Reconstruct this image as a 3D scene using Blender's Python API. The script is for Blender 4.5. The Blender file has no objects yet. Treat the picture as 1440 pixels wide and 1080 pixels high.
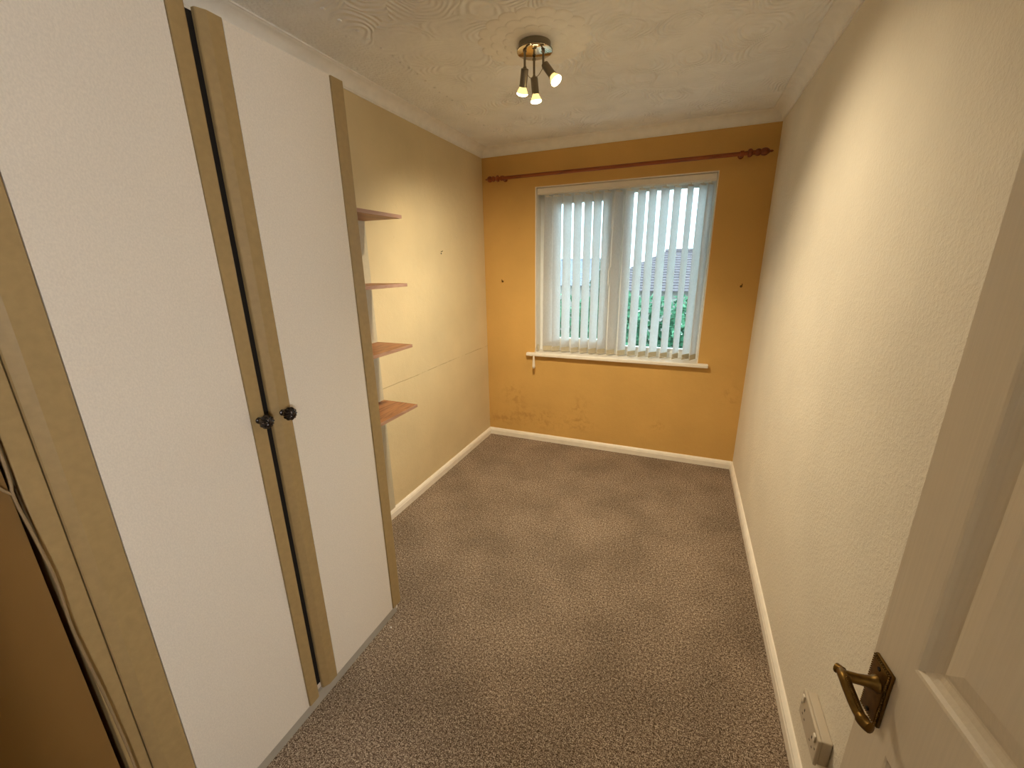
import bpy, bmesh, math, random
import numpy as np
from mathutils import Vector, Matrix
random.seed(7); rng = np.random.default_rng(7)
PI = math.pi
scene = bpy.context.scene
C = scene.collection

# ------------------------------------------------------------------ camera
CAM = Vector((1.5813, -3.2534, 1.5246))
yaw, pitch, roll = -0.3936, -0.2824, -0.0160
fw = Vector((math.sin(yaw)*math.cos(pitch), math.cos(yaw)*math.cos(pitch), math.sin(pitch)))
rt = fw.cross(Vector((0, 0, 1))).normalized(); up = rt.cross(fw)
r2 = math.cos(roll)*rt + math.sin(roll)*up; u2 = -math.sin(roll)*rt + math.cos(roll)*up
cd = bpy.data.cameras.new('camera'); cam = bpy.data.objects.new('camera', cd); C.objects.link(cam)
cam.matrix_world = Matrix(((r2.x, u2.x, -fw.x, CAM.x), (r2.y, u2.y, -fw.y, CAM.y), (r2.z, u2.z, -fw.z, CAM.z), (0, 0, 0, 1)))
cd.sensor_width = 36; cd.lens = 575.667/1440*36; cd.clip_start = 0.02; cd.clip_end = 200
scene.camera = cam
# ------------------------------------------------------------------ sky, exposure
SKY = 3.3
w = bpy.data.worlds.new('overcast_sky'); scene.world = w; w.use_nodes = True
wn = w.node_tree; bgn = wn.nodes['Background']
tc = wn.nodes.new('ShaderNodeTexCoord'); nz = wn.nodes.new('ShaderNodeTexNoise'); nz.inputs['Scale'].default_value = 2.2; nz.inputs['Detail'].default_value = 5
rmp = wn.nodes.new('ShaderNodeValToRGB')
rmp.color_ramp.elements[0].position = .35; rmp.color_ramp.elements[0].color = (.58, .84, .98, 1)
rmp.color_ramp.elements[1].position = .7; rmp.color_ramp.elements[1].color = (.78, .94, 1.0, 1)
wn.links.new(tc.outputs['Generated'], nz.inputs['Vector']); wn.links.new(nz.outputs['Fac'], rmp.inputs['Fac'])
wn.links.new(rmp.outputs['Color'], bgn.inputs['Color']); bgn.inputs['Strength'].default_value = SKY
LAMP = 30.0            # watts per halogen spot
LAMP_COL = (1.0, .85, .61)
LANDING_FILL = 96.0         # radiance of the added fill globe on the unseen landing
vs = scene.view_settings; vs.view_transform = 'Standard'; vs.look = 'None'; vs.gamma = 1; vs.exposure = 1.12; vs.use_curve_mapping = False

# room measures (metres)
W, H, YF = 2.042, 2.403, -3.37
WX0, WX1, WZ0, WZ1 = .449, 1.723, .806, 2.0995     # window opening
ZC, CP = 2.34, .068                                 # coving bottom, projection
WF = .504                                           # wardrobe front

# ------------------------------------------------------------------ materials
def lin(c):
    c = c/255; return c/12.92 if c <= .04045 else ((c+.055)/1.055)**2.4
def rgb(r, g, b): return (lin(r), lin(g), lin(b), 1)
class Mat:
    def __init__(s, name, col, rough=.7, metal=0, spec=.4):
        m = bpy.data.materials.new(name); m.use_nodes = True; s.m = m; s.nt = m.node_tree
        s.b = s.nt.nodes['Principled BSDF']; s.out = s.nt.nodes['Material Output']
        s.b.inputs['Base Color'].default_value = col; s.b.inputs['Roughness'].default_value = rough
        s.b.inputs['Metallic'].default_value = metal; s.b.inputs['Specular IOR Level'].default_value = spec
        s.col = col; s._v = None; s._h = None
    def n(s, t, **k):
        x = s.nt.nodes.new(t)
        for a, v in k.items():
            if hasattr(x, a): setattr(x, a, v)
            else: x.inputs[a.replace('_', ' ')].default_value = v
        return x
    def l(s, a, b): s.nt.links.new(a, b)
    def vec(s, scale=(1, 1, 1), world=True):
        if world:
            g = s.n('ShaderNodeNewGeometry').outputs['Position']
        else:
            g = s.n('ShaderNodeTexCoord').outputs['Object']
        m = s.n('ShaderNodeMapping'); m.inputs['Scale'].default_value = scale
        s.l(g, m.inputs['Vector']); return m.outputs['Vector']
    def noise(s, scale, detail=3, vscale=(1, 1, 1), rough=.5, dist=0, world=True):
        x = s.n('ShaderNodeTexNoise'); x.inputs['Scale'].default_value = scale; x.inputs['Detail'].default_value = detail
        x.inputs['Roughness'].default_value = rough; x.inputs['Distortion'].default_value = dist
        s.l(s.vec(vscale, world), x.inputs['Vector']); return x.outputs['Fac']
    def ramp(s, fac, stops):
        r = s.n('ShaderNodeValToRGB'); e = r.color_ramp.elements
        while len(e) < len(stops): e.new(.5)
        for k, (p, c) in enumerate(stops):
            e[k].position = p; e[k].color = c if len(c) == 4 else (*c, 1)
        s.l(fac, r.inputs['Fac']); return r.outputs['Color']
    def math(s, op, a, b=None, c=None):
        x = s.n('ShaderNodeMath'); x.operation = op
        for k, v in enumerate((a, b, c)):
            if v is None: continue
            if isinstance(v, (int, float)): x.inputs[k].default_value = v
            else: s.l(v, x.inputs[k])
        return x.outputs[0]
    def mix(s, f, a, b, mode='MIX'):
        x = s.n('ShaderNodeMix'); x.data_type = 'RGBA'; x.blend_type = mode
        for sock, v in ((x.inputs[0], f), (x.inputs[6], a), (x.inputs[7], b)):
            if isinstance(v, (int, float, tuple)): sock.default_value = v
            else: s.l(v, sock)
        return x.outputs[2]
    def color(s, sock): s.l(sock, s.b.inputs['Base Color'])
    def bump(s, hgt, strength=.3, dist=.002):
        x = s.n('ShaderNodeBump'); x.inputs['Strength'].default_value = strength; x.inputs['Distance'].default_value = dist
        s.l(hgt, x.inputs['Height']); s.l(x.outputs[0], s.b.inputs['Normal'])
    def xyz(s):
        sp = s.n('ShaderNodeSeparateXYZ'); s.l(s.n('ShaderNodeNewGeometry').outputs['Position'], sp.inputs[0]); return sp.outputs

def shade(c, f): return (c[0]*f, c[1]*f, c[2]*f, 1)
def simple(name, col, rough=.6, metal=0, var=.12, scale=30, spec=.4, bump=0):
    m = Mat(name, col, rough, metal, spec); f = m.noise(scale, 4)
    m.color(m.ramp(f, [(.3, shade(col, 1-var)), (.7, shade(col, 1+var*.5))]))
    if bump: m.bump(m.noise(scale*6, 3), bump, .001)
    return m.m

def wall_tan(name, OCHRE):
    m = Mat(name, OCHRE, .75, 0, .25)
    big = m.noise(2.3, 4); c = m.ramp(big, [(.3, shade(OCHRE, .92)), (.7, shade(OCHRE, 1.05))])
    x = m.xyz()
    # damp stains at their places low on the window wall
    st = m.noise(16, 6, rough=.7, dist=.4); stm = m.ramp(st, [(.47, (0, 0, 0)), (.60, (1, 1, 1))]); acc = None
    for sx_, sz_, rx_, rz_ in ((.85, .36, .07, .10), (.84, .20, .12, .07), (.58, .20, .10, .09), (.12, .16, .13, .06), (.36, .22, .14, .08), (1.97, .58, .05, .08), (1.48, .27, .05, .04), (.25, .40, .10, .10)):
        dx_ = m.math('DIVIDE', m.math('SUBTRACT', x[0], sx_), rx_); dz_ = m.math('DIVIDE', m.math('SUBTRACT', x[2], sz_), rz_)
        q = m.math('ADD', m.math('MULTIPLY', dx_, dx_), m.math('MULTIPLY', dz_, dz_)); e = m.math('POWER', 2.718, m.math('MULTIPLY', q, -1.0))
        acc = e if acc is None else m.math('ADD', acc, e)
    nearback = m.math('GREATER_THAN', x[1], -.02)
    f = m.math('MULTIPLY', m.math('MULTIPLY', stm, m.math('MINIMUM', acc, 1.0)), nearback)
    c = m.mix(m.math('MULTIPLY', f, .30), c, rgb(150, 98, 40))
    # scuffs
    sc = m.noise(14, 5, rough=.7); scm = m.ramp(sc, [(.66, (0, 0, 0)), (.74, (1, 1, 1))])
    c = m.mix(m.math('MULTIPLY', scm, .18), c, rgb(160, 122, 62))
    # lining paper joint line across the wall
    wob = m.math('MULTIPLY', m.math('SUBTRACT', m.noise(3, 2), .5), .02)
    dz = m.math('ABSOLUTE', m.math('SUBTRACT', m.math('ADD', x[2], wob), .838))
    ln = m.ramp(dz, [(.0010, (1, 1, 1)), (.0026, (0, 0, 0))])
    onleft = m.math('LESS_THAN', x[0], .02)
    br = m.ramp(m.noise(9, 3), [(.38, (0, 0, 0)), (.52, (1, 1, 1))])
    fl = m.math('MULTIPLY', m.math('MULTIPLY', ln, onleft), br)
    c = m.mix(m.math('MULTIPLY', fl, .55), c, rgb(120, 88, 45))
    m.color(c)
    hgt = m.math('ADD', m.noise(160, 3), m.math('MULTIPLY', m.noise(28, 4), 1.6))
    m.bump(hgt, .5, .0020); return m.m
CREAM = rgb(232, 222, 202)
def wall_cream():
    m = Mat('cream_woodchip_emulsion', CREAM, .75, 0, .25)
    c = m.ramp(m.noise(3, 4), [(.3, shade(CREAM, .95)), (.7, shade(CREAM, 1.03))]); m.color(c)
    x = m.xyz()
    up_ = m.ramp(m.math('ADD', x[2], m.math('MULTIPLY', m.noise(6, 2), .03)), [(1.10, (.45, .45, .45)), (1.106, (1, 1, 1))])
    chips = m.ramp(m.noise(105, 3, rough=.6), [(.42, (0, 0, 0)), (.62, (1, 1, 1))])
    hgt = m.math('ADD', m.math('MULTIPLY', chips, up_), m.math('MULTIPLY', m.noise(20, 3), .8))
    m.bump(hgt, .6, .0024); return m.m
def ceiling_artex():
    col = rgb(246, 245, 242); m = Mat('artex_swirl_plaster', col, .85, 0, .2)
    m.color(m.ramp(m.noise(5, 5), [(.3, shade(col, .93)), (.7, shade(col, 1.03))]))
    x = m.xyz()
    v = m.vec((1, 1, 0)); 
    nz = m.n('ShaderNodeTexNoise'); nz.inputs['Scale'].default_value = 3.2; nz.inputs['Detail'].default_value = 2; m.l(v, nz.inputs['Vector'])
    va = m.n('ShaderNodeVectorMath'); va.operation = 'SCALE'; va.inputs['Scale'].default_value = .16; m.l(nz.outputs['Color'], va.inputs[0])
    vb = m.n('ShaderNodeVectorMath'); vb.operation = 'ADD'; m.l(v, vb.inputs[0]); m.l(va.outputs[0], vb.inputs[1])
    vo = m.n('ShaderNodeTexVoronoi'); vo.inputs['Scale'].default_value = 5.2; vo.feature = 'F1'; m.l(vb.outputs[0], vo.inputs['Vector'])
    ph = m.math('MULTIPLY', vo.outputs['Distance'], 62)
    rings = m.math('SINE', m.math('ADD', ph, m.math('MULTIPLY', m.noise(9, 3), 6)))
    msk = m.ramp(m.noise(4.3, 3), [(.40, (.12, .12, .12)), (.58, (1, 1, 1))])
    swirl = m.math('MULTIPLY', rings, msk)
    border = m.ramp(x[0], [(.26, (1, 1, 1)), (.30, (0, 0, 0))])
    stip = m.math('MULTIPLY', m.math('MULTIPLY', m.noise(75, 3), border), 2.6)
    inv = m.math('SUBTRACT', 1.0, border)
    hgt = m.math('ADD', m.math('MULTIPLY', swirl, m.math('MULTIPLY', inv, .8)), m.math('ADD', stip, m.math('MULTIPLY', m.noise(34, 4), 1.0)))
    m.bump(hgt, .75, .0040); return m.m
def carpet():
    m = Mat('brown_twist_carpet', rgb(118, 95, 76), .95, 0, .1)
    f = m.noise(270, 3, rough=.75); g = m.noise(110, 3, rough=.6); b = m.noise(3.2, 4)
    mixn = m.math('ADD', m.math('MULTIPLY', f, .72), m.math('MULTIPLY', g, .28))
    c = m.ramp(mixn, [(.40, rgb(58, 44, 34)), (.47, rgb(112, 93, 77)), (.53, rgb(160, 140, 120)), (.60, rgb(220, 204, 182))])
    sh = m.ramp(b, [(.35, (.80, .79, .77)), (.65, (1.08, 1.07, 1.06))])
    m.color(m.mix(1.0, c, sh, 'MULTIPLY'))
    m.bump(mixn, .9, .006); return m.m
def cream_panel():
    col = rgb(240, 230, 215); m = Mat('cream_textured_melamine', col, .55, 0, .3)
    f = m.noise(330, 3, vscale=(1, 1, .6), rough=.6)
    m.color(m.ramp(f, [(.34, shade(col, .93)), (.66, shade(col, 1.03))]))
    m.bump(m.noise(260, 3), .12, .0006); return m.m
def wood(name, base, dark, vscale=(30, 4, 30), rough=.45):
    m = Mat(name, base, rough, 0, .4); f = m.noise(1.0, 6, vscale=vscale, rough=.6, dist=1.2)
    m.color(m.ramp(f, [(.32, dark), (.55, base), (.75, shade(base, 1.15))])); m.bump(f, .08, .001); return m.m
def door_paint():
    col = rgb(226, 212, 188); m = Mat('white_gloss_grained_door', col, .42, 0, .45)
    f = m.noise(1, 5, vscale=(260, 260, 3.2), rough=.6); m.color(m.ramp(f, [(.3, shade(col, .95)), (.7, shade(col, 1.02))]))
    m.bump(f, .22, .0012); return m.m
def glass():
    m = bpy.data.materials.new('window_glass'); m.use_nodes = True; nt = m.node_tree; nt.nodes.clear()
    o = nt.nodes.new('ShaderNodeOutputMaterial'); t = nt.nodes.new('ShaderNodeBsdfTransparent'); g = nt.nodes.new('ShaderNodeBsdfGlossy')
    t.inputs[0].default_value = (.93, .97, .97, 1); g.inputs['Roughness'].default_value = .02
    fr = nt.nodes.new('ShaderNodeFresnel'); fr.inputs[0].default_value = 1.45; mx = nt.nodes.new('ShaderNodeMixShader')
    nt.links.new(fr.outputs[0], mx.inputs[0]); nt.links.new(t.outputs[0], mx.inputs[1]); nt.links.new(g.outputs[0], mx.inputs[2]); nt.links.new(mx.outputs[0], o.inputs[0]); return m
def fabric():
    m = Mat('ivory_blind_fabric', rgb(240, 240, 240), .8, 0, .1)
    f = m.noise(220, 3, vscale=(1, 1, .25)); c = m.ramp(f, [(.3, rgb(236, 235, 233)), (.7, rgb(248, 247, 246))]); m.color(c)
    t = m.n('ShaderNodeBsdfTranslucent'); m.l(c, t.inputs['Color']); mx = m.n('ShaderNodeMixShader'); mx.inputs[0].default_value = .7
    m.l(m.b.outputs[0], mx.inputs[1]); m.l(t.outputs[0], mx.inputs[2]); m.l(mx.outputs[0], m.out.inputs[0]); return m.m
def emit(name, col, s):
    m = bpy.data.materials.new(name); m.use_nodes = True; nt = m.node_tree; nt.nodes.clear()
    o = nt.nodes.new('ShaderNodeOutputMaterial'); e = nt.nodes.new('ShaderNodeEmission')
    lw = nt.nodes.new('ShaderNodeTexNoise'); lw.inputs['Scale'].default_value = 60
    rr = nt.nodes.new('ShaderNodeValToRGB'); rr.color_ramp.elements[0].color = (col[0], col[1]*.9, col[2]*.8, 1); rr.color_ramp.elements[1].color = (*col, 1)
    nt.links.new(lw.outputs['Fac'], rr.inputs[0]); nt.links.new(rr.outputs[0], e.inputs[0]); e.inputs[1].default_value = s
    nt.links.new(e.outputs[0], o.inputs[0]); return m

M = dict(landing=simple('beige_landing_emulsion', rgb(150, 140, 124), .8, 0, .05, 4),brown=simple('dark_brown_ochre', rgb(132, 98, 50), .7, 0, .06, 4, .3, .05),
    tan=wall_tan('pale_ochre_emulsion', rgb(220, 200, 158)), ochre=wall_tan('deep_ochre_emulsion', rgb(214, 170, 98)), cream=wall_cream(), artex=ceiling_artex(), carpet=carpet(), panel=cream_panel(),
    stile=simple('tan_lacquered_wood', rgb(170, 144, 98), .5, 0, .08, 60, .35, .05),
    coving=simple('white_painted_coving', rgb(244, 240, 232), .7, 0, .05, 20),
    skirting=simple('white_gloss_skirting', rgb(245, 236, 220), .4, 0, .05, 20),
    upvc=simple('white_upvc', rgb(236, 236, 232), .35, 0, .02, 20),
    reveal=simple('white_painted_reveal', rgb(240, 232, 218), .6, 0, .04, 20),
    glass=glass(), fabric=fabric(),
    weight=simple('beige_blind_weight', rgb(198, 186, 158), .7, 0, .05, 60),
    headrail=simple('white_aluminium_headrail', rgb(232, 224, 212), .35, .0, .02, 20),
    plastic=simple('white_plastic', rgb(235, 225, 208), .35, 0, .02, 20),
    socket=simple('aged_white_socket_plastic', rgb(200, 186, 164), .4, 0, .03, 30),
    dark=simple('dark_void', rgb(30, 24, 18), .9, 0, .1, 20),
    plinth=simple('grey_plinth_board', rgb(186, 178, 162), .6, 0, .06, 20),
    shelf=wood('walnut_laminate', rgb(160, 108, 68), rgb(112, 70, 42), (40, 5, 40)),
    shelf_edge=wood('walnut_edge_strip', rgb(176, 136, 110), rgb(150, 108, 84), (40, 5, 40)),
    pole=wood('stained_pine_pole', rgb(150, 78, 34), rgb(104, 46, 16), (4, 40, 40), .35),
    chrome=simple('brushed_chrome', rgb(205, 200, 190), .28, 1, .05, 40),
    mirror=simple('polished_chrome', rgb(235, 225, 205), .06, 1, .02, 20),
    nickel=simple('dark_nickel', rgb(140, 132, 118), .35, 1, .08, 40),
    brass=simple('antique_brass', rgb(116, 88, 44), .38, 1, .35, 70),
    iron=simple('black_iron_knob', rgb(70, 64, 62), .22, .9, .2, 60),
    door=door_paint(), cable=simple('grey_flex_cable', rgb(150, 126, 92), .5, 0, .05, 50),
    bulb=emit('glowing_amber_reflector', (1.0, .70, .24), .9), lens=emit('glowing_halogen_lens', (1.0, .84, .50), 12.0),
    lint=simple('white_lint', rgb(240, 236, 228), .8),
)

# ------------------------------------------------------------------ mesh helpers
def bx(bm, lo, hi, bev=0, seg=2, mat=None):
    g = bmesh.ops.create_cube(bm, size=1)['verts']
    for v in g:
        v.co = Vector([lo[i] + (v.co[i]+.5)*(hi[i]-lo[i]) for i in range(3)])
    if bev:
        es = list({e for v in g for e in v.link_edges})
        g = [f for f in bmesh.ops.bevel(bm, geom=es, offset=bev, segments=seg, affect='EDGES', profile=.5)['verts']]
    if mat is not None:
        for v in g: v.co = mat @ v.co
    return g
def prism(bm, prof, origin, eu, ev, ew, L):
    """profile points (u,v) in eu,ev extruded along ew by L"""
    o = Vector(origin); eu, ev, ew = Vector(eu), Vector(ev), Vector(ew)
    a = [bm.verts.new(o+eu*p[0]+ev*p[1]) for p in prof]; b = [bm.verts.new(v.co+ew*L) for v in a]
    n = len(prof)
    for i in range(n): bm.faces.new((a[i], a[(i+1) % n], b[(i+1) % n], b[i]))
    bm.faces.new(a[::-1]); bm.faces.new(b)
def frame_of(d):
    d = Vector(d).normalized(); a = Vector((0, 0, 1)) if abs(d.z) < .9 else Vector((1, 0, 0))
    x = a.cross(d).normalized(); y = d.cross(x); return x, y, d
def lathe(bm, prof, origin, axis, seg=20, flute=0, nf=0, caps=True):
    """prof: list of (r, t) along axis"""
    o = Vector(origin); x, y, d = frame_of(axis); rings = []
    for r, t in prof:
        ring = []
        for k in range(seg):
            a = 2*PI*k/seg; rr = r*(1 - flute*(.5-.5*math.cos(nf*a))) if nf else r
            ring.append(bm.verts.new(o + d*t + (x*math.cos(a)+y*math.sin(a))*rr))
        rings.append(ring)
    for A, B in zip(rings, rings[1:]):
        for k in range(seg): bm.faces.new((A[k], A[(k+1) % seg], B[(k+1) % seg], B[k]))
    if caps:
        bm.faces.new(rings[0][::-1]); bm.faces.new(rings[-1])
def tube(bm, pts, r, seg=8, caps=True):
    pts = [Vector(p) for p in pts]; rs = r if isinstance(r, (list, tuple)) else [r]*len(pts)
    rings = []; x = None
    for i, p in enumerate(pts):
        d = (pts[min(i+1, len(pts)-1)] - pts[max(i-1, 0)]).normalized()
        if x is None: x, y, _ = frame_of(d)
        else: x = (x - d*x.dot(d)).normalized(); y = d.cross(x)
        rings.append([bm.verts.new(p + (x*math.cos(2*PI*k/seg)+y*math.sin(2*PI*k/seg))*rs[i]) for k in range(seg)])
    for A, B in zip(rings, rings[1:]):
        for k in range(seg): bm.faces.new((A[k], A[(k+1) % seg], B[(k+1) % seg], B[k]))
    if caps: bm.faces.new(rings[0][::-1]); bm.faces.new(rings[-1])
def obj(name, bm, mat, parent=None, smooth=False, origin=None):
    bmesh.ops.recalc_face_normals(bm, faces=bm.faces[:])
    me = bpy.data.meshes.new(name); bm.to_mesh(me); bm.free()
    me.materials.append(mat)
    if smooth:
        for p in me.polygons: p.use_smooth = True
        me.set_sharp_from_angle(angle=math.radians(40))
    o = bpy.data.objects.new(name, me); C.objects.link(o)
    if parent is not None:
        o.parent = parent; o.matrix_parent_inverse = parent.matrix_world.inverted() if False else Matrix()
    return o
def empty(name, loc=(0, 0, 0)):
    o = bpy.data.objects.new(name, None); o.location = loc; o.empty_display_size = .1; C.objects.link(o); return o
def part(name, bm, mat, root, smooth=False):
    """mesh given in world coordinates, parented under root (an Empty or an origin-placed mesh)"""
    off = Vector((0, 0, 0)); r = root
    while r is not None: off += r.location; r = r.parent
    bmesh.ops.translate(bm, verts=bm.verts[:], vec=-off)
    return obj(name, bm, mat, root, smooth)
def tag(o, label, cat, group=None):
    o['label'] = label; o['category'] = cat
    if group: o['group'] = group
    return o
def struct(o, label=None):
    o['kind'] = 'structure'
    if label: o['label'] = label
    return o
def nb(): return bmesh.new()

# ------------------------------------------------------------------ room shell
bm = nb(); bx(bm, (-.12, YF-1.2, -.1), (W+.12, .3, 0)); bx(bm, (W+.12, YF-1.2, -.1), (2.55, YF-.1, 0)); struct(obj('floor', bm, M['carpet']), 'brown mottled twist pile carpet covering the whole floor')
bm = nb(); bx(bm, (-.12, YF-1.2, H), (W+.12, .3, H+.1)); bx(bm, (W+.12, YF-1.2, H), (2.55, YF-.1, H+.1)); ceil = struct(obj('ceiling', bm, M['artex']), 'cream ceiling with swirled textured plaster')
bm = nb(); bx(bm, (-.12, YF-1.2, 0), (0, .3, H)); struct(obj('wall_left', bm, M['tan']), 'ochre painted wall behind the wardrobe and brown shelves')
bm = nb(); bx(bm, (W, YF-.1, 0), (W+.12, .3, H)); bx(bm, (W+.12, YF-.2, 0), (2.55, YF-.1, H)); struct(obj('wall_right', bm, M['cream']), 'long cream woodchip wall beside the open door')
bm = nb()
T = .3
bx(bm, (0, 0, 0), (WX0, T, H)); bx(bm, (WX1, 0, 0), (W, T, H)); bx(bm, (WX0, 0, 0), (WX1, T, WZ0-.03)); bx(bm, (WX0, 0, WZ1), (WX1, T, H))
struct(obj('wall_back', bm, M['ochre']), 'ochre stained wall around the window')
# boxed-in wall section past the wardrobe, and the wall with the doorway, landing behind it
bm = nb(); bx(bm, (0, YF, 0), (.505, -2.998, H)); struct(obj('wall_return', bm, M['brown']), 'dark ochre boxed-in wall section next to the wardrobe end')  # even brown tone, darker than the other ochre walls
bm = nb(); bx(bm, (0, YF-.1, 0), (1.215, YF, H)); bx(bm, (1.215, YF-.1, 2.03), (2.005, YF, H)); bx(bm, (2.005, YF-.1, 0), (W, YF, H))
struct(obj('wall_front', bm, M['tan']), 'ochre wall with the doorway')
bm = nb(); bx(bm, (-.12, YF-1.3, 0), (2.55, YF-1.2, H)); bx(bm, (2.55, YF-1.3, 0), (2.65, YF-.1, H)); struct(obj('wall_landing', bm, M['landing']), 'beige landing wall beyond the doorway')

# skirting boards
def skirt_prof(h=.061, t=.018): return [(0, 0), (t, 0), (t, h*.62), (t*.86, h*.70), (t*.80, h*.80), (t*.45, h*.95), (t*.3, h), (0, h)]
bm = nb(); prism(bm, skirt_prof(), (.0, 0, 0), (1, 0, 0), (0, 0, 1), (0, -1, 0), 2.03); struct(obj('baseboard_left', bm, M['skirting']), 'white gloss skirting along the shelf wall')
bm = nb(); prism(bm, skirt_prof(), (0, 0, 0), (0, -1, 0), (0, 0, 1), (1, 0, 0), W); struct(obj('baseboard_back', bm, M['skirting']), 'white gloss skirting below the window')
bm = nb(); prism(bm, skirt_prof(), (W, 0, 0), (-1, 0, 0), (0, 0, 1), (0, -1, 0), -YF); struct(obj('baseboard_right', bm, M['skirting']), 'white gloss skirting along the cream wall')
# coving (concave)
def cove_prof():
    d = H-ZC; p = [(0, 0), (.007, 0), (.007, .006)]
    for k in range(9):
        a = PI/2*k/8; p.append((.010+(CP-.019)*(1-math.cos(a)), .008+(d-.016)*math.sin(a)))
    return p + [(CP-.007, d-.006), (CP, d-.006), (CP, d), (0, d)]
bm = nb(); prism(bm, cove_prof(), (0, 0, ZC), (1, 0, 0), (0, 0, 1), (0, -1, 0), -YF); struct(obj('trim_1', bm, M['coving'], smooth=True), 'white coving above the wardrobe and shelf wall')
bm = nb(); prism(bm, cove_prof(), (0, 0, ZC), (0, -1, 0), (0, 0, 1), (1, 0, 0), W); struct(obj('trim_2', bm, M['coving'], smooth=True), 'white coving above the window wall')
bm = nb(); prism(bm, cove_prof(), (W, 0, ZC), (-1, 0, 0), (0, 0, 1), (0, -1, 0), -YF); struct(obj('trim_3', bm, M['coving'], smooth=True), 'white coving above the cream wall')
# row of plaster pips along the ceiling border
bm = nb(); y = -.25
while y > -2.6:
    xx = .30 + .02*math.sin(y*3) + random.uniform(-.006, .006)
    g = bmesh.ops.create_icosphere(bm, subdivisions=1, radius=1)['verts']
    for v in g: v.co = Vector((xx+v.co.x*.008, y+v.co.y*.011, H+v.co.z*.006))
    y -= random.uniform(.055, .095)
o = obj('plaster_pips', bm, M['artex'], ceil, True); o['kind'] = 'stuff'

# ------------------------------------------------------------------ window
win = struct(empty('window_1', (WX0, 0, WZ0)), 'white framed window behind the vertical blind')
FY0, FY1 = .125, .185
bm = nb()
t = .006
bx(bm, (WX0, .002, WZ0), (WX0+t, FY0, WZ1)); bx(bm, (WX1-t, .002, WZ0), (WX1, FY0, WZ1)); bx(bm, (WX0+t, .002, WZ1-t), (WX1-t, FY0, WZ1))
part('reveal_lining', bm, M['reveal'], win)
def frame(x0, x1, z0, z1, wd, y0, y1, bev=.006):
    bm = nb()
    bx(bm, (x0, y0, z0), (x0+wd, y1, z1), bev); bx(bm, (x1-wd, y0, z0), (x1, y1, z1), bev)
    bx(bm, (x0+wd*.8, y0+.001, z0), (x1-wd*.8, y1-.001, z0+wd), bev); bx(bm, (x0+wd*.8, y0+.001, z1-wd), (x1-wd*.8, y1-.001, z1), bev)
    return bm
part('window_frame', frame(WX0, WX1, WZ0, WZ1, .05, FY0, FY1), M['upvc'], win)
bm = nb(); bx(bm, (1.052, FY0+.001, WZ0+.04), (1.108, FY1-.001, WZ1-.04), .006); part('mullion', bm, M['upvc'], win)
sash = part('sash', frame(.484, 1.066, WZ0+.034, WZ1-.034, .082, FY0-.014, FY1-.02), M['upvc'], win)
bm = nb(); bx(bm, (1.012, FY0-.045, 1.36), (1.030, FY0-.03, 1.48), .005); bx(bm, (1.010, FY0-.032, 1.46), (1.032, FY0-.014, 1.50), .004)
part('sash_handle', bm, M['upvc'], sash)
part('glazing_bead', frame(1.106, WX1-.048, WZ0+.048, WZ1-.048, .024, FY0+.004, FY1-.01, .004), M['upvc'], win)
bm = nb(); bx(bm, (.55, .148, WZ0+.10), (1.0, .152, WZ1-.10)); part('pane', bm, M['glass'], win)
bm = nb(); bx(bm, (1.12, .150, WZ0+.06), (WX1-.06, .154, WZ1-.06)); part('pane', bm, M['glass'], win)
bm = nb(); bx(bm, (WX0, -.0005, WZ0-.028), (WX1, FY0+.01, WZ0)); bx(bm, (.380, -.042, WZ0-.027), (1.793, .0005, WZ0+.001), .007, 3)
part('window_sill', bm, M['reveal'], win)

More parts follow.
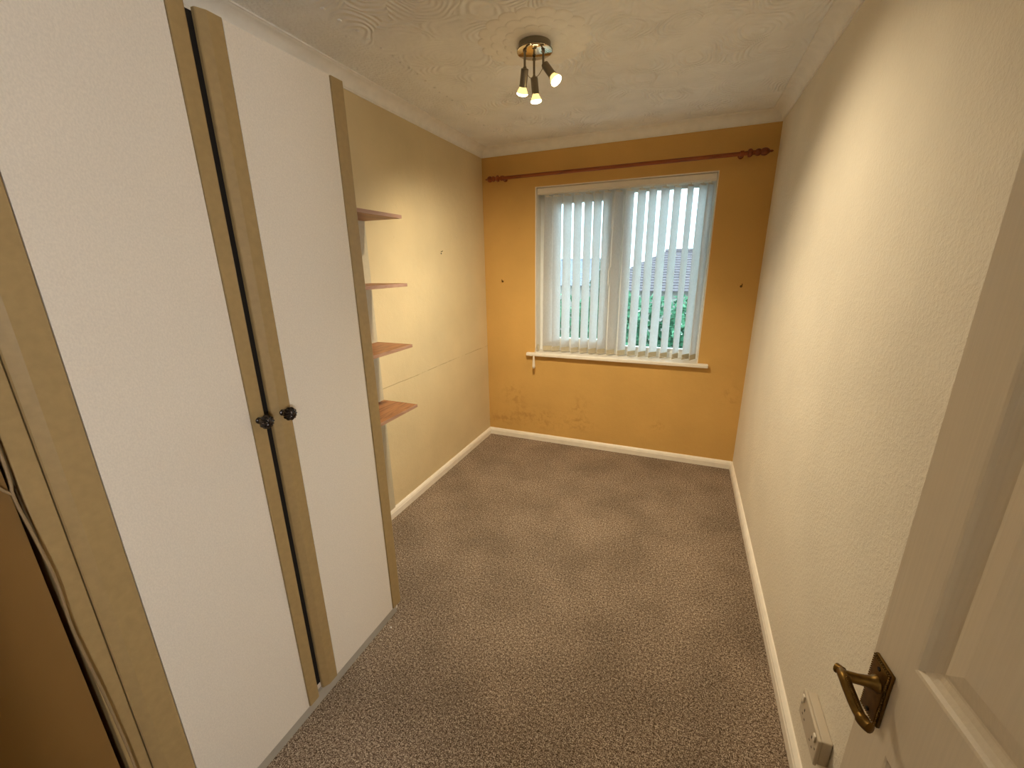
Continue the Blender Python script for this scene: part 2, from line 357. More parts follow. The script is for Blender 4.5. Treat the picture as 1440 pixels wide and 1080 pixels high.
# ------------------------------------------------------------------ vertical blind
bl = tag(empty('vertical_blind', (WX0, .05, WZ0)), 'ivory vertical slat blind hanging in the window recess', 'blind')
bm = nb(); bx(bm, (WX0+.008, .022, 2.052), (WX1-.008, .064, 2.091), .004); bx(bm, (WX0+.008, .03, 2.046), (WX1-.008, .038, 2.053)); bx(bm, (WX0+.008, .05, 2.046), (WX1-.008, .056, 2.053))
part('headrail', bm, M['headrail'], bl)
left = [.510, .579, .659, .742, .824, .893, .964, 1.046, 1.125, 1.209, 1.286, 1.367, 1.449, 1.537, 1.610, 1.662]
BY, SW = .052, .084
def slat_pts(cx, phi, z, twist=0):
    a = phi + twist; return (cx-math.cos(a)*SW/2, BY-math.sin(a)*SW/2), (cx+math.cos(a)*SW/2, BY+math.sin(a)*SW/2)
ends = []
for i, lx in enumerate(left):
    phi = math.radians(54 + random.uniform(-4, 4)); tw = 0
    if i == 0: phi = math.radians(66); tw = math.radians(-38)
    if i in (13, 15): phi = math.radians(60)
    if i == 11: phi = math.radians(49)
    # left (near) edge is where the photo shows it on the plane y = .05
    ca = (lx-1.5813)/(.05+3.2534); cx = lx + math.cos(phi)*SW/2 - ca*math.sin(phi)*SW/2
    cx = min(max(cx, WX0+.03), WX1-.03)
    zt, zb = 2.034, .822; bm = nb(); rows = 8; th = .0005
    grid = []
    sway = random.uniform(-.004, .004)
    for r in range(rows+1):
        f = r/rows; z = zt+(zb-zt)*f; (x0, y0), (x1, y1) = slat_pts(cx+sway*f, phi, z, tw*f); row = []
        nx, ny = -(y1-y0), (x1-x0); ln = math.hypot(nx, ny); nx /= ln; ny /= ln
        for c in range(5):
            g = c/4; cv = .0035*math.sin(PI*g); row.append(bm.verts.new((x0+(x1-x0)*g+nx*cv, y0+(y1-y0)*g+ny*cv, z)))
        grid.append(row)
    for A, B in zip(grid, grid[1:]):
        for c in range(4): bm.faces.new((A[c], A[c+1], B[c+1], B[c]))
    bmesh.ops.solidify(bm, geom=bm.faces[:], thickness=th)
    sl = part('slat', bm, M['fabric'], bl, True)
    (x0, y0), (x1, y1) = slat_pts(cx+sway, phi, zb, tw); a = math.atan2(y1-y0, x1-x0); ends.append(((x0, y0), (x1, y1)))
    R = Matrix.Translation((cx+sway, BY, zb)) @ Matrix.Rotation(a, 4, 'Z')
    bm = nb(); bx(bm, (-SW/2+.002, -.0012, -.003), (SW/2-.002, .0048, .036), .001, 1, R); part('bottom_weight', bm, M['weight'], sl)
    Rt = Matrix.Translation((cx, BY, zt)) @ Matrix.Rotation(phi, 4, 'Z')
    bm = nb(); bx(bm, (-SW/2+.012, -.0015, -.008), (SW/2-.012, .004, .003), .001, 1, Rt); bx(bm, (-.004, -.002, .002), (.004, .003, .016), 0, 1, Rt); part('hanger_clip', bm, M['plastic'], sl)
for k in (0, 1):
    bm = nb(); pts = []
    for i in range(1, len(ends)-1):
        a = Vector((*ends[i][k], .838)); b = Vector((*ends[i+1][k], .838)); pts += [a, (a+b)/2-Vector((0, 0, .008))]
    tube(bm, pts, .0011, 5); part('bead_chain', bm, M['plastic'], bl)
bm = nb(); tube(bm, [(.462, .03, 2.05), (.461, .025, 1.5), (.459, .0, .86), (.457, -.040, .812), (.456, -.0465, .80), (.456, -.048, .775)], .0012, 6); part('pull_cord', bm, M['plastic'], bl)
bm = nb(); lathe(bm, [(.003, 0), (.007, .004), (.0085, .03), (.012, .085), (.013, .10), (.010, .112), (.004, .118)], (.456, -.056, .795), (0, 0, -1), 14); part('cord_weight', bm, M['plastic'], bl, True)
bm = nb(); lathe(bm, [(.005, 0), (.008, .004), (.009, .045), (.006, .05)], (.466, .028, .872), (0, 0, -1), 12); part('chain_weight', bm, M['weight'], bl, True)

# ------------------------------------------------------------------ curtain pole
py, pz = -.07, 2.169
cp = tag(empty('curtain_pole', (1.03, 0, pz)), 'stained wooden curtain pole with turned finials above the window', 'curtain pole')
bm = nb(); lathe(bm, [(.0125, 0), (.0125, 1.70)], (.17, py, pz), (1, 0, 0), 18); part('rod', bm, M['pole'], cp, True)
fin = [(.0125, 0), (.022, .004), (.025, .014), (.021, .024), (.014, .030), (.013, .042), (.019, .048), (.021, .058), (.018, .068), (.014, .072), (.020, .080), (.023, .092), (.021, .104), (.013, .116), (.006, .122), (.007, .130), (.004, .138), (.001, .140)]
bm = nb(); lathe(bm, fin, (1.866, py, pz), (1, 0, 0), 18); part('finial', bm, M['pole'], cp, True)
bm = nb(); lathe(bm, [(r, t*.83) for r, t in fin], (.178, py, pz), (-1, 0, 0), 18); part('finial', bm, M['pole'], cp, True)
for x in (.205, 1.835):
    bm = nb(); lathe(bm, [(.017, 0), (.018, .006), (.012, .012), (.011, .05), (.013, .058)], (x, -.0005, pz), (0, -1, 0), 16)
    lathe(bm, [(.0128, -.010), (.018, -.010), (.018, .010), (.0128, .010)], (x, py, pz), (1, 0, 0), 18, caps=False); part('bracket', bm, M['pole'], cp, True)

# ------------------------------------------------------------------ small wall hardware
def hook(x, z, label):
    bm = nb(); lathe(bm, [(.008, 0), (.008, .003), (.004, .005)], (x, -.0003, z), (0, -1, 0), 12)
    tube(bm, [(x, -.003, z), (x, -.014, z), (x+.002, -.022, z+.004), (x+.003, -.024, z+.012), (x+.002, -.021, z+.017)], .0028, 8)
    bm2 = obj('tieback_hook', bm, M['brass'], None, True); tag(bm2, label, 'hook')
hook(.161, 1.395, 'small brass tieback hook on ochre wall in the shelf-side corner'); hook(1.938, 1.362, 'small brass tieback hook on ochre wall next to the cream wall')
bm = nb(); tube(bm, [(-.001, -.689, 1.622), (.012, -.689, 1.624), (.014, -.689, 1.628)], .0022, 8); lathe(bm, [(.005, 0), (.005, .002)], (.0005, -.689, 1.610), (1, 0, 0), 10)
tag(obj('wall_nail', bm, M['iron'], None, True), 'small dark nail in the ochre wall past the shelves', 'nail')

# ------------------------------------------------------------------ wardrobe
wd = tag(empty('wardrobe', (.25, -2.49, 0)), 'tall cream two-door wardrobe with tan stiles and black knobs', 'wardrobe')
Y0, Y1, ZT = -2.982, -2.034, 2.10; XC = WF-.024
bm = nb(); bx(bm, (.004, Y1-.020, 0), (XC, Y1-.002, ZT-.004)); part('side_panel', bm, M['panel'], wd)
bm = nb(); bx(bm, (.004, Y0, 0), (XC+.012, Y0+.034, ZT-.004), .002); part('side_panel', bm, M['stile'], wd)
bm = nb(); bx(bm, (.022, Y0+.034, ZT-.022), (XC-.04, Y1-.020, ZT-.004)); part('top_panel', bm, M['panel'], wd)
bm = nb(); bx(bm, (.022, Y0+.034, .05), (XC, Y1-.020, .068)); part('base_panel', bm, M['panel'], wd)
bm = nb(); bx(bm, (.004, Y0+.034, 0), (.02, Y1-.020, ZT-.004)); part('back_panel', bm, M['panel'], wd)
bm = nb(); bx(bm, (XC-.039, -2.530, .07), (XC-.001, -2.440, ZT-.005)); part('gap_shade_strip', bm, M['dark'], wd)  # dark strip behind the door gap, its colour paints the shade there
bm = nb(); bx(bm, (XC-.006, Y0+.034, 0), (XC+.010, Y1-.0215, .049)); part('plinth', bm, M['plinth'], wd)
def stile_bm(ya, yb, round_side):
    """tan edge strip; round_side -1: rounded towards -y, +1: towards +y"""
    xb, xf = XC+.002, WF
    a, b = ya, yb
    if round_side < 0:
        prof = [(xb, a), (xf-.013, a), (xf-.010, a+.002), (xf-.002, a+.017), (xf, a+.021), (xf, b-.003), (xf-.0025, b-.0012), (xb, b-.0012)]
    else:
        prof = [(xb, a+.0012), (xf-.0025, a+.0012), (xf, a+.003)] + [(xf-.007+.007*math.cos(t), b-.007+.007*math.sin(t)) for t in [PI/2*k/5 for k in range(6)]] + [(xb, b)]
    bm = nb(); prism(bm, prof, (0, 0, .050), (1, 0, 0), (0, 1, 0), (0, 0, 1), ZT-.050); return bm
def knob_bm(y, z):
    bm = nb(); lathe(bm, [(.0095, 0), (.0095, .003), (.006, .006), (.0055, .015)], (WF, y, z), (1, 0, 0), 16)
    prof = [(.006, .014)] + [(.0205*math.sin(PI*(.16+.80*k/10)), .032-.0185*math.cos(PI*(.16+.80*k/10))) for k in range(11)]
    lathe(bm, prof, (WF, y, z), (1, 0, 0), 60, .22, 12)
    lathe(bm, [(.0045, .0485), (.006, .0505), (.002, .0525)], (WF, y, z), (1, 0, 0), 12); return bm
def wdoor(pa, pb, sl, sr, ky):
    bm = nb(); bx(bm, (XC+.002, pa+.001, .050), (WF-.0035, pb-.001, ZT)); d = part('door', bm, M['panel'], wd)
    part('stile', stile_bm(*sl), M['stile'], d); part('stile', stile_bm(*sr), M['stile'], d)
    k = part('knob', knob_bm(*ky), M['iron'], d, True); k['label'] = 'black fluted round knob'
wdoor(-2.876, -2.547, (-2.946, -2.876, -1), (-2.547, -2.505, 1), (-2.527, 1.115))
wdoor(-2.420, -2.090, (-2.479, -2.420, -1), (-2.090, -2.034, 1), (-2.452, 1.113))

# loose flex beside the wardrobe
def smooth_pts(P, n=6):
    P = [Vector(p) for p in P]; out = []
    for i in range(len(P)-1):
        p0, p1, p2, p3 = P[max(i-1, 0)], P[i], P[i+1], P[min(i+2, len(P)-1)]
        for k in range(n):
            t = k/n; out.append(.5*((2*p1)+(p2-p0)*t+(2*p0-5*p1+4*p2-p3)*t*t+(3*p1-p0-3*p2+p3)*t**3))
    return out+[P[-1]]
cb = tag(empty('flex_cable', (.512, -2.985, 0)), 'thin grey flex running down the gap beside the wardrobe', 'cable')
bm = nb(); tube(bm, smooth_pts([(.511, -2.990, 2.2), (.511, -2.992, 1.7), (.513, -2.993, 1.23), (.513, -2.997, 1.144), (.513, -2.993, 1.07), (.513, -2.987, .953), (.513, -2.990, .833), (.513, -2.983, .655), (.513, -2.979, .427), (.511, -2.985, .2), (.512, -2.985, .004)]), .0024, 8); part('cable_run', bm, M['cable'], cb, True)
bm = nb(); tube(bm, smooth_pts([(.513, -2.996, 1.146), (.512, -3.004, 1.158), (.5115, -3.03, 1.20), (.5115, -3.10, 1.24), (.5115, -3.25, 1.26)]), .0022, 8); part('cable_branch', bm, M['cable'], cb, True)

# ------------------------------------------------------------------ corner shelves
su = tag(empty('shelf_unit', (.12, -1.73, 0)), 'open end unit of four walnut shelves between wardrobe and ochre wall', 'shelves')
YE = -1.435
bm = nb(); bx(bm, (.001, -2.030, .062), (.012, YE, 1.772)); part('back_panel', bm, M['weight'], su)
for z in (1.772, 1.443, 1.122, .779):
    bm = nb(); bx(bm, (.0125, -2.030, z-.016), (.243, YE, z), .001, 1); s = part('shelf', bm, M['shelf'], su)
    bm = nb(); bx(bm, (.243, -2.030, z-.0162), (.2455, YE, z+.0002)); part('edge_strip', bm, M['shelf_edge'], s)
    bm = nb(); bx(bm, (.0125, -2.028, z-.040), (.20, -2.012, z-.0165)); part('support_batten', bm, M['shelf_edge'], s)

# ------------------------------------------------------------------ double socket on the cream wall
so = tag(empty('wall_socket', (W, -2.18, .29)), 'white surface-mounted double socket low on the cream wall', 'socket')
sx = W-.0005; sy0, sy1, sz0, sz1 = -2.262, -2.110, .247, .335
bm = nb(); bx(bm, (sx-.024, sy0+.004, sz0+.003), (sx, sy1-.004, sz1-.003), .003); part('back_box', bm, M['socket'], so)
bm = nb(); bx(bm, (sx-.033, sy0, sz0), (sx-.0242, sy1, sz1), .004, 3); part('face_plate', bm, M['socket'], so)
for yc in (-2.149, -2.223):
    bm = nb(); bx(bm, (sx-.0375, yc-.006+(.018 if yc > -2.2 else -.018)-.0, .308), (sx-.0332, yc+.006+(.018 if yc > -2.2 else -.018), .329), .0015); part('rocker_switch', bm, M['plastic'], so)
    bm = nb()
    bx(bm, (sx-.0334, yc-.002, .291), (sx-.0331, yc+.002, .300)); bx(bm, (sx-.0334, yc-.0125, .271), (sx-.0331, yc-.0065, .2745)); bx(bm, (sx-.0334, yc+.0065, .271), (sx-.0331, yc+.0125, .2745))
    part('pin_slots', bm, M['dark'], so)
for yc in (sy0+.012, sy1-.012):
    bm = nb(); lathe(bm, [(.003, 0), (.003, .0006)], (sx-.0332, yc, .291), (-1, 0, 0), 10); part('screw', bm, M['nickel'], so)

# ------------------------------------------------------------------ open panelled door
ang = math.radians(7.5)
E0 = Vector((1.90188, -2.59392, 0)); ds = Vector((math.sin(ang), -math.cos(ang), 0)); dn = Vector((-math.cos(ang), -math.sin(ang), 0))   # s: free edge -> hinge, n: out of the face
DM = Matrix(((ds.x, dn.x, 0, 0), (ds.y, dn.y, 0, 0), (0, 0, 1, 0), (0, 0, 0, 1)))
dr = empty('door_1', E0); struct(dr, 'white panelled door standing open against the cream wall')
DWID, DH, DT = .762, 1.985, .034
def dpart(name, bm, mat, root=dr, smooth=False):
    bmesh.ops.transform(bm, matrix=DM, verts=bm.verts[:]); return obj(name, bm, mat, root, smooth)
ST, ML = .073, .10
cols = [(ST, (DWID-ML)/2), ((DWID+ML)/2, DWID-ST)]
rws = [(.22, .838), (.999, 1.86)]
Z0 = .012
bm = nb(); bx(bm, (0, -DT, Z0), (ST, 0, DH)); dpart('stile', bm, M['door'])
bm = nb(); bx(bm, (DWID-ST, -DT, Z0), (DWID, 0, DH)); dpart('stile', bm, M['door'])
bm = nb(); bx(bm, ((DWID-ML)/2, -DT, rws[0][0]), ((DWID+ML)/2, 0, rws[1][1])); dpart('mullion', bm, M['door'])
for za, zb in ((Z0, rws[0][0]), (rws[0][1], rws[1][0]), (rws[1][1], DH)):
    bm = nb(); bx(bm, (ST, -DT, za), (cols[0][1], 0, zb)); bx(bm, (cols[1][0], -DT, za), (cols[1][1], 0, zb))
    if za < .1 or zb > 1.9: bx(bm, (cols[0][1], -DT, za), (cols[1][0], 0, zb))
    dpart('rail', bm, M['door'])
for (s0, s1) in cols:
    for (z0, z1) in rws:
        # moulded panel: sloped ovolo down, then raised field
        bm = nb(); levels = [(0, 0), (.004, -.001), (.007, -.006), (.014, -.0105), (.022, -.0125), (.026, -.0125), (.034, -.0095), (.058, -.0045), (.062, -.0045)]
        loops = []
        for ins, dep in levels:
            loops.append([bm.verts.new(c) for c in ((s0+ins, dep, z0+ins), (s1-ins, dep, z0+ins), (s1-ins, dep, z1-ins), (s0+ins, dep, z1-ins))])
        for A, B in zip(loops, loops[1:]):
            for k in range(4): bm.faces.new((A[k], A[(k+1) % 4], B[(k+1) % 4], B[k]))
        bm.faces.new(loops[-1]); back = [bm.verts.new((v.co.x, -DT+.004, v.co.z)) for v in loops[0]]
        for k in range(4): bm.faces.new((loops[0][k], loops[0][(k+1) % 4], back[(k+1) % 4], back[k]))
        bm.faces.new(back); dpart('panel', bm, M['door'])
# lever handle on its beaded back plate
bm = nb(); bx(bm, (.0095, 0, .857), (.0510, .005, .957), .0015); bx(bm, (.0135, .004, .861), (.0470, .0080, .953), .002)
plate = dpart('handle_plate', bm, M['brass'], dr, True)
bm = nb()
def bead(s, z):
    g = bmesh.ops.create_icosphere(bm, subdivisions=1, radius=.0016)['verts']
    for v in g: v.co += Vector((s, .0062, z))
for k in range(25):
    z = .859+k*.096/24; bead(.0117, z); bead(.0488, z)
for k in range(1, 10):
    s = .0117+k*.0371/10; bead(s, .859); bead(s, .955)
bd = dpart('bead_border', bm, M['brass'], plate, True)
bm = nb()
for z in (.868, .946): lathe(bm, [(.003, .0), (.0032, .001), (.001, .0016)], (.0302, .0080, z), (0, 1, 0), 10)
dpart('screw', bm, M['dark'], plate, True)
bm = nb()
lathe(bm, [(.0125, .0), (.0125, .003), (.010, .006), (.0085, .012), (.0075, .022), (.0078, .040)], (.034, .0075, .922), (-.10, 1, -.02), 18)
lev = smooth_pts([(.020, .046, .919), (.026, .049, .921), (.036, .050, .922), (.055, .050, .917), (.075, .049, .911), (.090, .047, .909), (.099, .044, .911)], 5)
rad = [.0055+.0022*math.sin(PI*min(1, k/(len(lev)-1)*1.05))+(.0018 if k > len(lev)-9 else 0) for k in range(len(lev))]; rad[0] = .0045; rad[-1] = .004
tube(bm, lev, rad, 12)
lv = dpart('lever', bm, M['brass'], dr, True)
bm = nb()
for k in range(18):
    f = k/17; s = .040+f*.042; z = .9215-.009*f
    for q in (-1, 1):
        g = bmesh.ops.create_icosphere(bm, subdivisions=1, radius=.0015)['verts']
        for v in g: v.co += Vector((s, .0500, z+q*.0068))
dpart('lever_beading', bm, M['brass'], lv, True)
bm = nb(); tube(bm, [(.014, .050, .9165), (.022, .045, .9195)], [.0075, .0065], 12); dpart('lever_scroll', bm, M['brass'], lv, True)

# ------------------------------------------------------------------ ceiling rose and three-arm spotlight
LC = Vector((.922, -1.366, H))
ro = tag(empty('ceiling_rose', LC), 'scalloped cream plaster rose around the spotlight base', 'ceiling rose')
for rad_, n, off, th, rp in ((.190, 18, 0, .0035, .044), (.145, 16, .5, .0060, .042), (.100, 14, 0, .0085, .036)):
    proto = None
    for k in range(n):
        a = 2*PI*(k+off)/n
        if proto is None:
            bm = nb(); lathe(bm, [(rp, 0), (rp*.97, .4*th), (rp*.86, th*.85), (rp*.7, th), (.002, th*.9)], (0, 0, 0), (0, 0, -1), 18)
            proto = obj('petal', bm, M['coving'], ro, True); pt = proto
        else:
            pt = proto.copy(); C.objects.link(pt)
        pt.location = (math.cos(a)*rad_, math.sin(a)*rad_, 0.0)
bm = nb(); lathe(bm, [(.085, 0), (.085, .009), (.07, .0105), (.002, .0105)], LC, (0, 0, -1), 32); part('centre_disc', bm, M['coving'], ro, True)

sp = tag(empty('ceiling_spotlight', LC), 'three-arm chrome ceiling spotlight with lit halogen bulbs', 'ceiling light')
ZP = 2.365
bm = nb(); lathe(bm, [(.066, -.003), (.066, .026), (.070, .028), (.073, .031), (.073, .0355)], (LC.x, LC.y, H-.003), (0, 0, -1), 40); part('base_plate', bm, M['nickel'], sp, True)
bm = nb(); lathe(bm, [(.0725, 0), (.071, .0012), (.001, .0014)], (LC.x, LC.y, ZP-.0005), (0, 0, -1), 40); part('mirror_plate', bm, M['mirror'], sp, True)
heads = [((.893, -1.405), (-.64, .88, -1.86), 2.300), ((.962, -1.374), (1.0, -.17, -1.28), 2.308), ((.904, -1.322), (.06, .16, -1.0), 2.296)]
for (hx, hy), d, zj in heads:
    d = Vector(d).normalized(); J = Vector((hx, hy, zj))
    bm = nb(); tube(bm, [(hx, hy, ZP-.001), (hx, hy, zj)], .0048, 12); lathe(bm, [(.005, 0), (.0075, .002), (.0075, .008), (.005, .010)], (hx, hy, ZP-.002), (0, 0, -1), 14)
    g = bmesh.ops.create_uvsphere(bm, u_segments=12, v_segments=8, radius=.0072)['verts']
    for v in g: v.co += J
    stem = part('stem', bm, M['nickel'], sp, True)
    side = d.cross(Vector((0, 0, 1))).normalized(); A = J + Vector((0, 0, -.004)) - d*.004
    if d.x > .5: A = J + Vector((.008, 0, 0)) - d*.006
    bm = nb(); lathe(bm, [(.004, 0), (.0145, .003), (.0155, .006), (.0155, .058), (.0165, .060), (.0165, .064), (.0145, .064)], A, d, 22); part('lamp_holder', bm, M['nickel'], sp, True)
    B = A + d*.062
    bm = nb(); lathe(bm, [(.0125, .0), (.015, .006), (.021, .018), (.0225, .0245)], B, d, 24)
    bu = part('bulb', bm, M['bulb'], sp, True); bu['label'] = 'glowing halogen reflector bulb'
    bm = nb(); lathe(bm, [(.0225, .0247), (.0232, .027), (.0222, .0305), (.016, .0338), (.002, .0348)], B, d, 24); part('lens', bm, M['lens'], bu, True)
    ld = bpy.data.lights.new('halogen_beam', 'SPOT'); ld.energy = LAMP*(.80 if d.x > .5 else 1.0); ld.color = LAMP_COL; ld.spot_size = math.radians(128 if abs(d.z) > .9 else (110 if d.x > .5 else 122)); ld.spot_blend = 1.0; ld.shadow_soft_size = .02
    lo = bpy.data.objects.new('halogen_beam', ld); C.objects.link(lo); lo.parent = sp; lo.location = (B + d*.060) - LC
    lo.rotation_euler = d.to_track_quat('-Z', 'Y').to_euler()
hub = Vector((.915, -1.362, 2.296))
bm = nb()
for (hx, hy), d, zj in heads[:2]: tube(bm, smooth_pts([(hx, hy, zj-.006), ((hx+.904)/2, (hy-1.322)/2, zj-.020), (.904, -1.322, 2.292)]), .0014, 6)
part('lamp_flex', bm, M['nickel'], sp, True)

# ------------------------------------------------------------------ fill globe added on the unseen landing to brighten the wardrobe
M['globe'] = emit('fill_globe_glow', (.90, .98, 1.08), LANDING_FILL)
lx, ly, lz = 2.55, -3.90, 1.45
pd = tag(empty('landing_fill_light', (lx, ly, lz)), 'added fill globe on the landing, lights the wardrobe from out of view', 'fill light')
bm = nb(); lathe(bm, [(.055, -.002), (.055, .010), (.03, .018), (.012, .020)], (lx, ly, lz-.10), (-1, 0, 0), 24); part('back_plate', bm, M['plastic'], pd, True)
bm = nb(); tube(bm, smooth_pts([(lx-.018, ly, lz-.10), (lx-.07, ly, lz-.13), (lx-.12, ly, lz-.125), (lx-.13, ly, lz-.095)]), .006, 10); part('arm', bm, M['nickel'], pd, True)
bm = nb(); lathe(bm, [(.010, 0), (.030, .004), (.032, .012)], (lx-.13, ly, lz-.098), (0, 0, 1), 20); part('gallery', bm, M['nickel'], pd, True)
bm = nb(); lathe(bm, [(.09*math.sin(PI*(.1+.9*k/14)) if k < 14 else .001, .09*(math.cos(PI*.1)-math.cos(PI*(.1+.9*k/14)))) for k in range(15)], (lx-.13, ly, lz-.0858), (0, 0, 1), 24); part('globe', bm, M['globe'], pd, True)

# ------------------------------------------------------------------ scrap of lint on the carpet
bm = nb(); g = bmesh.ops.create_icosphere(bm, subdivisions=2, radius=.0032)['verts']
for v in g: v.co = Vector((.524+v.co.x*random.uniform(.8, 1.3), -2.140+v.co.y*random.uniform(.8, 1.3), .0026+v.co.z*.8))
tag(obj('lint_scrap', bm, M['lint'], None, True), 'tiny white lint scrap on carpet near the wardrobe plinth', 'lint')

# ------------------------------------------------------------------ outdoors, seen through the blind
GZ = -2.7
M['grass'] = simple('lawn_grass', rgb(80, 88, 72), .9, 0, .2, 3); M['brick'] = simple('pale_render', rgb(150, 142, 136), .9, 0, .1, 2)
M['rooft'] = simple('brown_roof_tile', rgb(92, 82, 86), .85, 0, .25, 6); M['roofl'] = simple('grey_lavender_roof_tile', rgb(120, 122, 138), .85, 0, .15, 6)
def leafmat(name, a, b):
    m = Mat(name, a, .7, 0, .3); f = m.noise(4, 3); m.color(m.ramp(f, [(.35, a), (.65, b)])); return m.m
M['leaf1'] = leafmat('hedge_leaf', rgb(40, 84, 58), rgb(84, 130, 98)); M['leaf2'] = leafmat('dark_tree_leaf', rgb(30, 62, 46), rgb(62, 104, 76)); M['bark'] = simple('bark', rgb(90, 74, 60), .9)
bm = nb(); bx(bm, (-40, .6, GZ-.2), (40, 60, GZ)); struct(obj('ground', bm, M['grass']), 'green lawn outside below the window')
def roof_bm(x0, x1, y0, y1, yr, ze, zr, hip0, hip1, courses):
    """stepped tile courses on the camera side slope, plain back slope"""
    bm = nb(); n = courses
    for k in range(n):
        f0, f1 = k/n, (k+1)/n
        ya, yb = y0+(yr-y0)*f0, y0+(yr-y0)*f1; za, zb = ze+(zr-ze)*f0, ze+(zr-ze)*f1
        xa0, xa1 = x0+hip0*f0, x1-hip1*f0; xb0, xb1 = x0+hip0*f1, x1-hip1*f1
        v = [bm.verts.new(c) for c in ((xa0, ya, za), (xa1, ya, za), (xa1, ya, za+.045), (xa0, ya, za+.045), (xb1, yb, zb+.004), (xb0, yb, zb+.004))]
        bm.faces.new((v[0], v[1], v[2], v[3])); bm.faces.new((v[3], v[2], v[4], v[5]))
    b = [bm.verts.new(c) for c in ((x0, y1, ze), (x1, y1, ze), (x1-hip1, yr, zr), (x0+hip0, yr, zr), (x0, y0, ze), (x1, y0, ze))]
    bm.faces.new((b[0], b[1], b[2], b[3])); bm.faces.new((b[4], b[0], b[3])); bm.faces.new((b[1], b[5], b[2])); bm.faces.new((b[4], b[5], b[1], b[0])); return bm
def house(x0, x1, y0, y1, ze, zr, hip0, hip1, mat, label, chim=None):
    h = tag(empty('house', ((x0+x1)/2, (y0+y1)/2, GZ)), label, 'house')
    bm = nb(); bx(bm, (x0+.4, y0+.4, GZ), (x1-.4, y1-.4, ze)); part('wall', bm, M['brick'], h)
    yr = (y0+y1)/2; rf = part('roof', roof_bm(x0, x1, y0, y1, yr, ze, zr, hip0, hip1, 16), mat, h)
    bm = nb(); tube(bm, [(x0+hip0, yr, zr+.02), (x1-hip1, yr, zr+.02)], .11, 8); part('ridge_tiles', bm, mat, rf)
    if chim:
        bm = nb(); bx(bm, (chim-.3, yr-.3, zr-.4), (chim+.3, yr+.3, zr+.55)); part('chimney', bm, M['brick'], rf)
    wx = x0+1.6
    while wx < x1-2.4:
        bm = nb(); bx(bm, (wx, y0+.36, GZ+.9), (wx+1.3, y0+.41, GZ+2.1)); wv = part('window', bm, M['upvc'], h)
        bm = nb(); bx(bm, (wx+.08, y0+.345, GZ+.98), (wx+1.22, y0+.359, GZ+2.02)); part('pane', bm, M['dark'], wv); wx += 2.9
house(-2.9, 9.5, 16.4, 24.0, .30, 2.08, 3.4, 3.4, M['rooft'], 'bungalow with brown hipped tile roof beyond the garden hedge')
house(-15, -3.6, 23.0, 31.0, .2, 1.80, .1, .1, M['roofl'], 'house with pale lavender-grey roof behind the hedge')
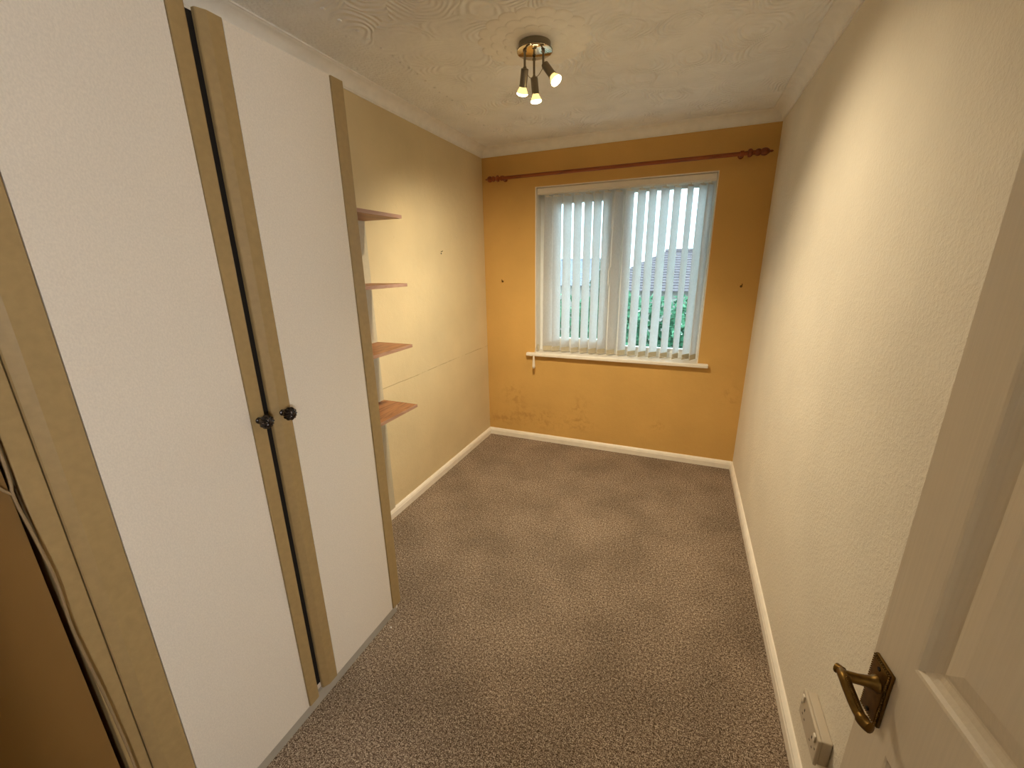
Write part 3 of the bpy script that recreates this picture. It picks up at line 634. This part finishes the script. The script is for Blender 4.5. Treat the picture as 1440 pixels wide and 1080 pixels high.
def shrub(x, y, ztop, rx, mat, label, cat='shrub', n=1500, leaf=.10):
    t = tag(empty(cat, (x, y, GZ)), label, cat, None)
    hgt = ztop-GZ; P = rng.normal(size=(n, 3)); P /= np.linalg.norm(P, axis=1)[:, None]
    rr = rng.uniform(.55, 1.0, n)**.6; cen = P*rr[:, None]
    cen[:, 0] *= rx; cen[:, 1] *= rx*.8; cen[:, 2] = (cen[:, 2]*.5+.5)*hgt*.94+hgt*.06
    lump = 1+.18*np.sin(cen[:, 2]*5+P[:, 0]*4); cen[:, 0] *= lump; cen[:, 1] *= lump
    u = rng.normal(size=(n, 3)); u /= np.linalg.norm(u, axis=1)[:, None]; v = np.cross(u, rng.normal(size=(n, 3))); v /= np.linalg.norm(v, axis=1)[:, None]
    s = rng.uniform(.6, 1.3, n)[:, None]*leaf
    verts = np.stack([cen-u*s, cen+v*s*.5, cen+u*s, cen-v*s*.5], 1).reshape(-1, 3)
    verts[:, 2] = np.maximum(verts[:, 2], .02)
    me = bpy.data.meshes.new('foliage'); me.from_pydata(verts.tolist(), [], np.arange(4*n).reshape(-1, 4).tolist()); me.materials.append(mat)
    o = bpy.data.objects.new('foliage', me); C.objects.link(o); o.parent = t; o['kind'] = 'stuff'
    bm = nb(); tube(bm, [(0, 0, 0), (.05, .02, hgt*.35), (0, .05, hgt*.7)], [.09, .07, .03], 8); obj('trunk', bm, M['bark'], t, True)
for x, y, zt, rx, m, lab in [
    (-1.62, 6.4, .78, .36, 'leaf2', 'dark green garden shrub at the hedge end below the lavender roof'),
    (-.56, 6.5, .92, .38, 'leaf1', 'mid green garden shrub beside the dark end shrub'),
    (.50, 6.4, .98, .38, 'leaf1', 'bushy green shrub in front of the hipped roof end'),
    (1.54, 6.5, .90, .38, 'leaf1', 'light green shrub below the brown tile roof'),
    (2.58, 6.4, .80, .36, 'leaf2', 'dark leafy shrub at the far end of the shrub row')]:
    shrub(x, y, zt, rx, M[m], lab, n=1600, leaf=.075)
hd = tag(empty('hedge', (.5, 8.0, GZ)), 'long clipped green hedge behind the row of shrubs', 'hedge'); n = 9000
cen = np.stack([rng.uniform(-4, 4, n), rng.uniform(-.4, .4, n), rng.uniform(.05, 3.35, n)], 1); cen[:, 2] += .08*np.sin(cen[:, 0]*5)
u = rng.normal(size=(n, 3)); u /= np.linalg.norm(u, axis=1)[:, None]; v = np.cross(u, rng.normal(size=(n, 3))); v /= np.linalg.norm(v, axis=1)[:, None]; sz = rng.uniform(.06, .13, n)[:, None]
vv = np.stack([cen-u*sz, cen+v*sz*.5, cen+u*sz, cen-v*sz*.5], 1).reshape(-1, 3); vv[:, 2] = np.maximum(vv[:, 2], .02)
me = bpy.data.meshes.new('foliage'); me.from_pydata(vv.tolist(), [], np.arange(4*n).reshape(-1, 4).tolist()); me.materials.append(M['leaf1'])
o = bpy.data.objects.new('foliage', me); C.objects.link(o); o.parent = hd; o['kind'] = 'stuff'
bm = nb()
for k in range(9): tube(bm, [(-3.6+k*.9, 0, 0), (-3.55+k*.9, .05, 2.6)], [.05, .02], 6)
obj('stem', bm, M['bark'], hd, True)
shrub(-1.35, 14.0, 1.75, .75, M['leaf2'], 'slim dark garden tree standing between the two houses', 'tree', 2200, .1)
